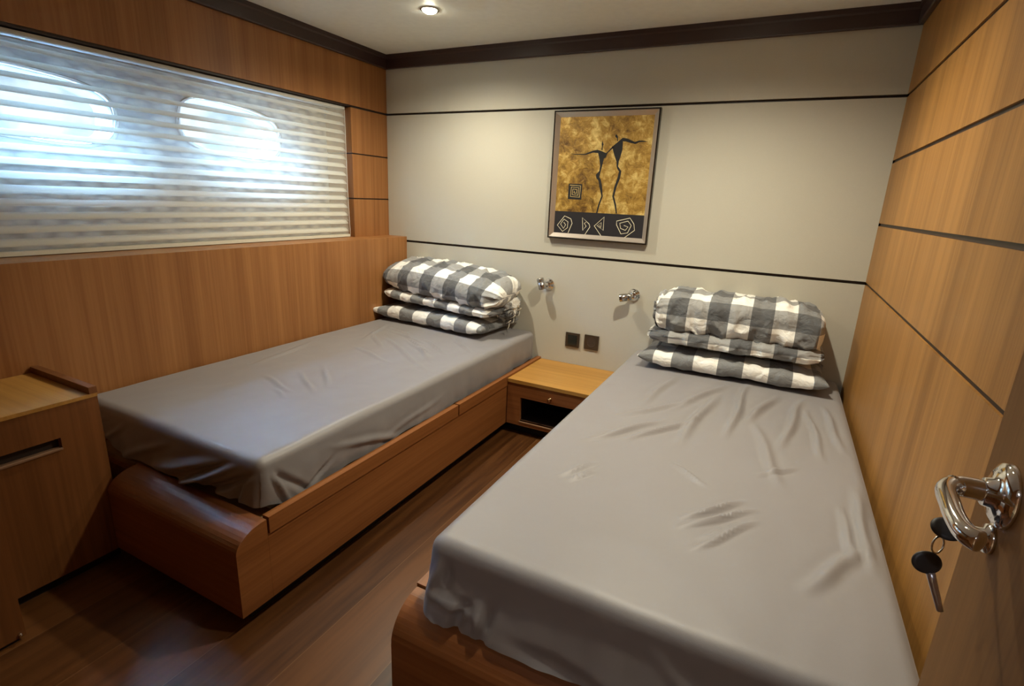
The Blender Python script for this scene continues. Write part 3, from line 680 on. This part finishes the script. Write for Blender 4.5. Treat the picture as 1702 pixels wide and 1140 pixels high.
def hemR(X, Y):
    foot = np.clip((-1.84-Y)/.05, 0, 1)
    z = .286 + .006*np.sin(Y*6) * (1-foot)
    z = z + foot*(.008 - .006*np.clip((X-1.68)/.06, 0, 1) + .008*np.clip((X-2.5)/.06, 0, 1))
    return z
topR = [((2.142, -.574), (2.084, -1.063), .020, .006), ((2.242, -.381), (2.22, -.923), .016, .007), ((2.36, -.43), (2.268, -.774), .018, .006), ((1.827, -1.225), (2.001, -.945), .014, .005), ((2.095, -.885), (1.929, -1.161), .012, .005),
        ((1.83, -1.491), (1.896, -1.37), .008, .0045), ((1.862, -1.502), (1.905, -1.426), .007, .005), ((2.178, -1.517), (2.292, -1.372), .010, .005), ((2.184, -1.556), (2.322, -1.401), .009, .005), ((2.222, -1.625), (2.326, -1.458), .009, .005),
        ((2.229, -1.583), (2.299, -1.474), .008, .004), ((2.327, -1.188), (2.421, -1.089), .009, .004), ((2.53, -1.277), (2.537, -1.489), .014, .005), ((2.57, -1.16), (2.565, -1.495), .016, .006), ((2.531, -.47), (2.56, -.855), .014, .005), ((2.448, -.45), (2.387, -.925), .016, .006),
        ((2.16, -.40), (2.02, -.78), .016, .005), ((2.30, -.80), (2.38, -1.2), .02, .004), ((1.95, -.42), (1.90, -.80), .018, .004), ((2.05, -.7), (1.86, -.98), .011, .004), ((2.47, -.55), (2.50, -.95), .012, .005), ((2.10, -1.25), (2.2, -1.33), .01, .003), ((2.44, -1.65), (2.55, -1.45), .02, .004)]
footR = [((1.735, .44), (1.745, .36), .012, -.012), ((1.72, .44), (1.70, .33), .014, .010), ((1.70, .34), (1.82, .33), .012, .012), ((1.79, .35), (1.77, .27), .016, -.018), ((1.82, .36), (1.84, .30), .014, .014), ((1.86, .37), (1.84, .27), .014, -.012), ((1.72, .29), (1.75, .25), .010, .010), ((1.95, .28), (2.25, .24), .020, .010), ((1.9, .31), (2.2, .29), .02, -.006), ((2.2, .40), (2.4, .28), .02, .006)]
sideR = [((-1.86, .42), (-1.88, .29), .010, .008), ((-1.8, .40), (-1.7, .29), .015, .006)]
mattress('mattress', 'mattress in a grey satin sheet on the right bed by the grooved wall', 1.678, 2.612, -1.905, -.016, .463, .272, hemR, topR, footR, sideR, taper=0, wamp=3.0, seed=9, flare=.038)

# ------------------------------------------------------------------ pillows and folded duvets
def puff(name, mat, parent, c, Lx, D, H, rot=0, n_exp=2.6, endp=4, seed=0, bend=0, sag=0, gather=0, gside=0, wr=.006, floor_z=None, tilt=0, lean=0, front_lift=0, ve=0, NX=120, NP=110):
    """a soft stuffed fold: superellipse section swept along x, gathered at the ends"""
    c = Vector(c); rows = []; uvs = []
    th = [2*math.pi*k/NP - math.pi*.5 for k in range(NP)]
    base = [(D/2*math.copysign(abs(math.cos(t))**(2/n_exp), math.cos(t)), H/2*math.copysign(abs(math.sin(t))**(2/n_exp), math.sin(t))) for t in th]
    arc = [0]
    for k in range(1, NP+1): arc.append(arc[-1] + math.dist(base[k % NP], base[k-1]))
    V = []; 
    ss = [math.sin(math.pi/2*(2*i/NX-1)*.999) if True else 0 for i in range(NX+1)]
    ss = [.55*s + .45*(2*i/NX-1) for i, s in enumerate(ss)]
    ca, sa = math.cos(rot), math.sin(rot)
    for i, s in enumerate(ss):
        e = max(1-abs(s)**endp, 0)**(1/2.2)
        eh = .10+.90*e; ed = .55+.45*max(1-abs(s)**(endp*1.6), 0)**(1/2)
        x = s*Lx/2; row = []
        for k in range(NP):
            yy, zz = base[k]
            t = th[k]
            g = gather*max(0, (abs(s)-.72)/.28)**1.5 * (1 if (gside == 0 or s*gside > 0) else .25)
            pl = 1 + g*(.5*math.sin(9*t+seed+3*s) + .35*math.sin(17*t+2.1*seed) + .5*noise.noise(Vector((math.cos(t)*4, math.sin(t)*4, seed+s*3))))
            y = yy*ed*pl; z = zz*eh*pl
            P = Vector((x*1.0, y, z))
            q = P*9 + Vector((seed*7.3, seed, 0))
            nn = noise.noise(Vector((P.x*5+seed*3.7, P.y*6, P.z*4))) * .010
            n2 = noise.noise(Vector((P.x*26+seed, P.y*8+P.x*9, P.z*8))) * wr
            n3 = (1-abs(noise.noise(Vector((P.x*11+2*seed, P.y*15-P.z*10, P.z*6+seed)))))**6 * wr * 1.1
            d = Vector((0, y, z)); d = d.normalized() if d.length > 1e-6 else Vector((0, 0, 1))
            P += d*(nn+n2+n3)
            P.z += bend*(1-s*s) + lean*s + tilt*P.y/D + sag*math.cos(s*5+seed)*.5
            X = P.x*ca - P.y*sa + c.x; Y = P.x*sa + P.y*ca + c.y; Z = P.z + c.z
            if floor_z is not None and Z < floor_z: Z = floor_z
            if Y > -.016: Y = -.016
            V.append((X, Y, Z))
    F = []; UV = []
    for i in range(NX):
        for k in range(NP):
            k2 = (k+1) % NP
            F.append((i*NP+k, (i+1)*NP+k, (i+1)*NP+k2, i*NP+k2))
            u0, u1 = ss[i]*Lx/2, ss[i+1]*Lx/2
            UV += [(u0, arc[k]), (u1, arc[k]), (u1, arc[k+1]), (u0, arc[k+1])]
    F.append(tuple(range(NP))[::1]); UV += [(-Lx/2, arc[k]) for k in range(NP)]
    F.append(tuple(NX*NP+k for k in range(NP))[::-1]); UV += [(Lx/2, arc[k]) for k in range(NP)][::-1]
    me = bpy.data.meshes.new(name); me.from_pydata(V, [], F); uvl = me.uv_layers.new(name='uv')
    uvl.data.foreach_set('uv', [a for p in UV for a in p]); me.update()
    bm = bmesh.new(); bm.from_mesh(me); bmesh.ops.recalc_face_normals(bm, faces=bm.faces); bm.to_mesh(me); bm.free()
    return link(me, name, mat, parent, smooth=True)

def pillow(name, mat, c, Lx, D, H, rot, seed, floor_z, lab):
    c = Vector(c); NXp, NYp = 120, 70; V = []; F = []; UV = []
    ca, sa = math.cos(rot), math.sin(rot)
    for side in (1, -1):
        for i in range(NXp+1):
            for j in range(NYp+1):
                a = 2*i/NXp-1; b = 2*j/NYp-1
                a2 = math.sin(a*math.pi/2)*.35+a*.65; b2 = math.sin(b*math.pi/2)*.35+b*.65
                hh = (max(1-abs(a2)**4.5, 0)**.42)*(max(1-abs(b2)**3.2, 0)**.40)
                x = a2*Lx/2*(1-.035*(1-b2*b2)*abs(a2)**3); y = b2*D/2*(1-.10*(1-a2*a2)*abs(b2)**3+.02)
                wob = noise.noise(Vector((x*7+seed, y*7, side*3)))*.012 + noise.noise(Vector((x*24+seed*2, y*12, side)))*.006
                z = side*(H/2*hh*(1 if side > 0 else .8) + wob*min(hh*2, 1))
                X = x*ca-y*sa+c.x; Y = x*sa+y*ca+c.y; Z = c.z+z+.012*abs(a2)**6*abs(b2)**2
                if Y > -.018: Y = -.018
                V.append((X, Y, max(Z, floor_z)))
        o_ = 0 if side > 0 else (NXp+1)*(NYp+1)
        for i in range(NXp):
            for j in range(NYp):
                q = [o_+i*(NYp+1)+j, o_+(i+1)*(NYp+1)+j, o_+(i+1)*(NYp+1)+j+1, o_+i*(NYp+1)+j+1]
                w4 = [((i)/NXp*Lx, j/NYp*D*side), ((i+1)/NXp*Lx, j/NYp*D*side), ((i+1)/NXp*Lx, (j+1)/NYp*D*side), (i/NXp*Lx, (j+1)/NYp*D*side)]
                if side < 0: q = q[::-1]; w4 = w4[::-1]
                F.append(q); UV += w4
    me = bpy.data.meshes.new(name); me.from_pydata(V, [], F); uvl = me.uv_layers.new(name='uv'); uvl.data.foreach_set('uv', [a for p in UV for a in p])
    bm = bmesh.new(); bm.from_mesh(me); bmesh.ops.remove_doubles(bm, verts=bm.verts, dist=.0004); bm.to_mesh(me); bm.free()
    o = link(me, name, mat, None, smooth=True); tag(o, lab, 'pillow'); return o

ZM = .469
def bunch(name, mat, parent, c, rx, ry, rz, seed, lab):
    """crumpled gathered cloth at the open end of a duvet"""
    bm = bmesh.new(); bmesh.ops.create_icosphere(bm, subdivisions=5, radius=1)
    uvl = bm.loops.layers.uv.new('uv')
    for v in bm.verts:
        n = v.co.normalized(); k = n*2.6 + Vector((seed, seed*2, 0))
        a = math.atan2(n.z, n.y)
        rdg = 1-abs(noise.noise(Vector((n.x*1.5+seed, math.cos(a)*3.5, math.sin(a)*3.5))))*1.7
        r_ = .74 + .26*rdg + .20*noise.noise(k) + .08*noise.noise(k*3.1)
        v.co = Vector((n.x*rx*r_, n.y*ry*r_, n.z*rz*r_)) + Vector(c)
        if v.co.y > -.02: v.co.y = -.02
        if v.co.z < ZM: v.co.z = ZM
    for f in bm.faces:
        for l in f.loops: l[uvl].uv = (l.vert.co.x*1.6 + l.vert.co.z*.8, l.vert.co.y + l.vert.co.z*.5)
    return obj(name, bm, mat, parent, smooth=True, label=lab)
pillow('pillow', gingham('gingham_pillow_left', .088, .1, .1), (.548, -.185, ZM+.040), .82, .38, .104, R(-5), 2.0, ZM, 'grey gingham pillow lying flat under the folded duvet on the left bed')
dl = thing('folded_duvet', 'puffy grey gingham duvet folded on top of the pillow on the left bed', 'duvet', (.56, -.17, ZM+.10))
g3 = gingham('gingham_lower_left', .088, .3, .2)
puff('lower_fold', g3, dl, (.572, -.170, ZM+.147), .81, .335, .074, R(-6), 2.6, 5, 3, gather=.10, gside=1, wr=.008, lean=-.012, tilt=.015)
uf = puff('upper_fold', gingham('gingham_duvet_left', .088, .0, .35), dl, (.575, -.165, ZM+.247), .86, .33, .168, R(-7), 2.5, 4.6, 5, bend=.010, gather=.16, gside=1, wr=.012, lean=-.022, tilt=.055)
bunch('gathered_end', g3, dl, (.955, -.135, ZM+.145), .055, .125, .078, 3.3, 'crumpled gathered end of the duvet')
for i, (y, z) in enumerate(((-.17, .555), (-.10, .585), (-.225, .535))):
    bm = bmesh.new(); tube(bm, [(.992, y, z), (1.012, y-.014, z+.012), (1.018, y+.002, z+.020), (1.006, y+.010, z+.004), (1.015, y-.010, z-.010), (1.011, y-.016, z-.024)], .0020, 8)
    obj('tie_cord', bm, plain('cream_tie', (.75, .71, .60), .7), dl, smooth=True, label='knotted cream tie')

pillow('pillow', gingham('gingham_pillow_right', .088, .45, .2), (2.150, -.178, ZM+.040), .79, .35, .104, R(1), 6.0, ZM, 'grey gingham pillow lying flat under the folded duvet on the right bed')
dr = thing('folded_duvet', 'puffy grey gingham duvet folded on top of the pillow on the right bed', 'duvet', (2.15, -.17, ZM+.10))
g4 = gingham('gingham_lower_right', .088, .5, .05)
puff('lower_fold', g4, dr, (2.145, -.170, ZM+.147), .74, .315, .076, R(1), 2.8, 6, 8, gather=.12, gside=0, wr=.011)
puff('upper_fold', gingham('gingham_duvet_right', .088, .15, .62), dr, (2.150, -.160, ZM+.258), .70, .285, .172, R(1), 3.6, 10, 11, gather=.10, gside=-1, wr=.014, lean=-.004, tilt=.02)
bunch('gathered_end', gingham('gingham_end_right', .088, .2, .4), dr, (1.815, -.165, ZM+.250), .040, .115, .088, 7.7, 'crumpled gathered end of the duvet')

# ------------------------------------------------------------------ open door with handle and keys
dt = thing('door', 'open cherry wood door standing beside the right wall in the right foreground', 'door', (2.48, -2.9, 0))
DX, DA = 2.479, R(2)
Md = Matrix.Translation((DX, -2.212, 0)) @ Matrix.Rotation(-DA, 4, 'Z')
leaf = obj('door_leaf', bx(0, .038, -.72, .060, .012, 1.90, M=Md), W_DOOR, dt, bevel=.002)
HZ = .989
def D(x, y, z): return tuple(Md @ Vector((x, y, z)))
obj('handle_rose', lathe(bmesh.new(), D(0, 0, HZ), (-1, 0, 0), [(.027, 0), (.0275, .002), (.026, .006), (.020, .009), (.0125, .011), (.0115, .016)], 44), M_CHROME, dt, smooth=True, label='round chrome handle rose')
obj('lever_handle', tube(bmesh.new(), [D(-.010, 0, HZ), D(-.026, 0, HZ), D(-.036, -.004, HZ), D(-.043, -.018, HZ), D(-.045, -.045, HZ), D(-.045, -.065, HZ-.001), D(-.042, -.082, HZ-.002), D(-.034, -.090, HZ-.002)],
    lambda t: (.0090 if t < .3 else .0084-.0012*math.sin((t-.3)/.7*math.pi))*(1 if t < .95 else max(.25, 1-((t-.95)/.05)**2*.8)), 20), M_CHROME, dt, smooth=True, label='curved chrome lever handle')
LZ = .946
obj('lock_cylinder', lathe(bmesh.new(), D(0, .004, LZ), (-1, 0, 0), [(.0125, 0), (.013, .002), (.012, .005), (.008, .006), (.0075, .012)], 36), M_CHROME, dt, smooth=True, label='small round chrome lock cylinder')

ky = thing('key_set', 'two dark-headed keys joined by a small ring hanging from the door lock', 'keys', D(-.02, .004, LZ))
M_KEYB = plain('key_black_plastic', (.028, .026, .028), .45); M_KEYM = plain('nickel_key', (.55, .52, .56), .3, .9)
def keyhead(c, ax, rx, rz, th):
    bm = bmesh.new(); lathe(bm, (0, 0, -th/2), (0, 0, 1), [(.7, 0), (.95, .15*th), (1.0, .5*th), (.95, .85*th), (.7, th)], 32)
    d, s, t = frame_of(ax)
    for v in bm.verts: p = v.co.copy(); v.co = Vector(c) + d*p.z + s*p.x*rx*1.0 + t*p.y*rz
    return bm
obj('key_blade', tube(bmesh.new(), [D(-.0125, .004, LZ), D(-.022, .004, LZ)], .003, 8, 1), M_KEYM, ky)
obj('key_head', keyhead(D(-.030, .002, LZ), (.1, -.55, .8), .0125, .0105, .004), M_KEYB, ky, smooth=True, label='dark oval key head in the lock')
obj('key_ring', ring(bmesh.new(), D(-.0345, -.004, LZ-.014), (.7, -.7, .15), .0075, .0008), M_STEEL, ky, smooth=True, label='small split ring')
kh = D(-.040, -.010, LZ-.030)
obj('key_head', keyhead(kh, (.25, -1, .25), .0118, .0100, .004), M_KEYB, ky, smooth=True, label='dark oval head of the hanging key')
k0 = Vector(kh)+Vector((.004, -.001, -.008)); k1 = Vector(kh)+Vector((.017, -.004, -.040))
bm = bmesh.new(); tube(bm, [k0, k0.lerp(k1, .5), k1], lambda t: .0036-.001*t, 8, 2); obj('key_blade', bm, M_KEYM, ky, smooth=True, label='nickel blade of the hanging key')
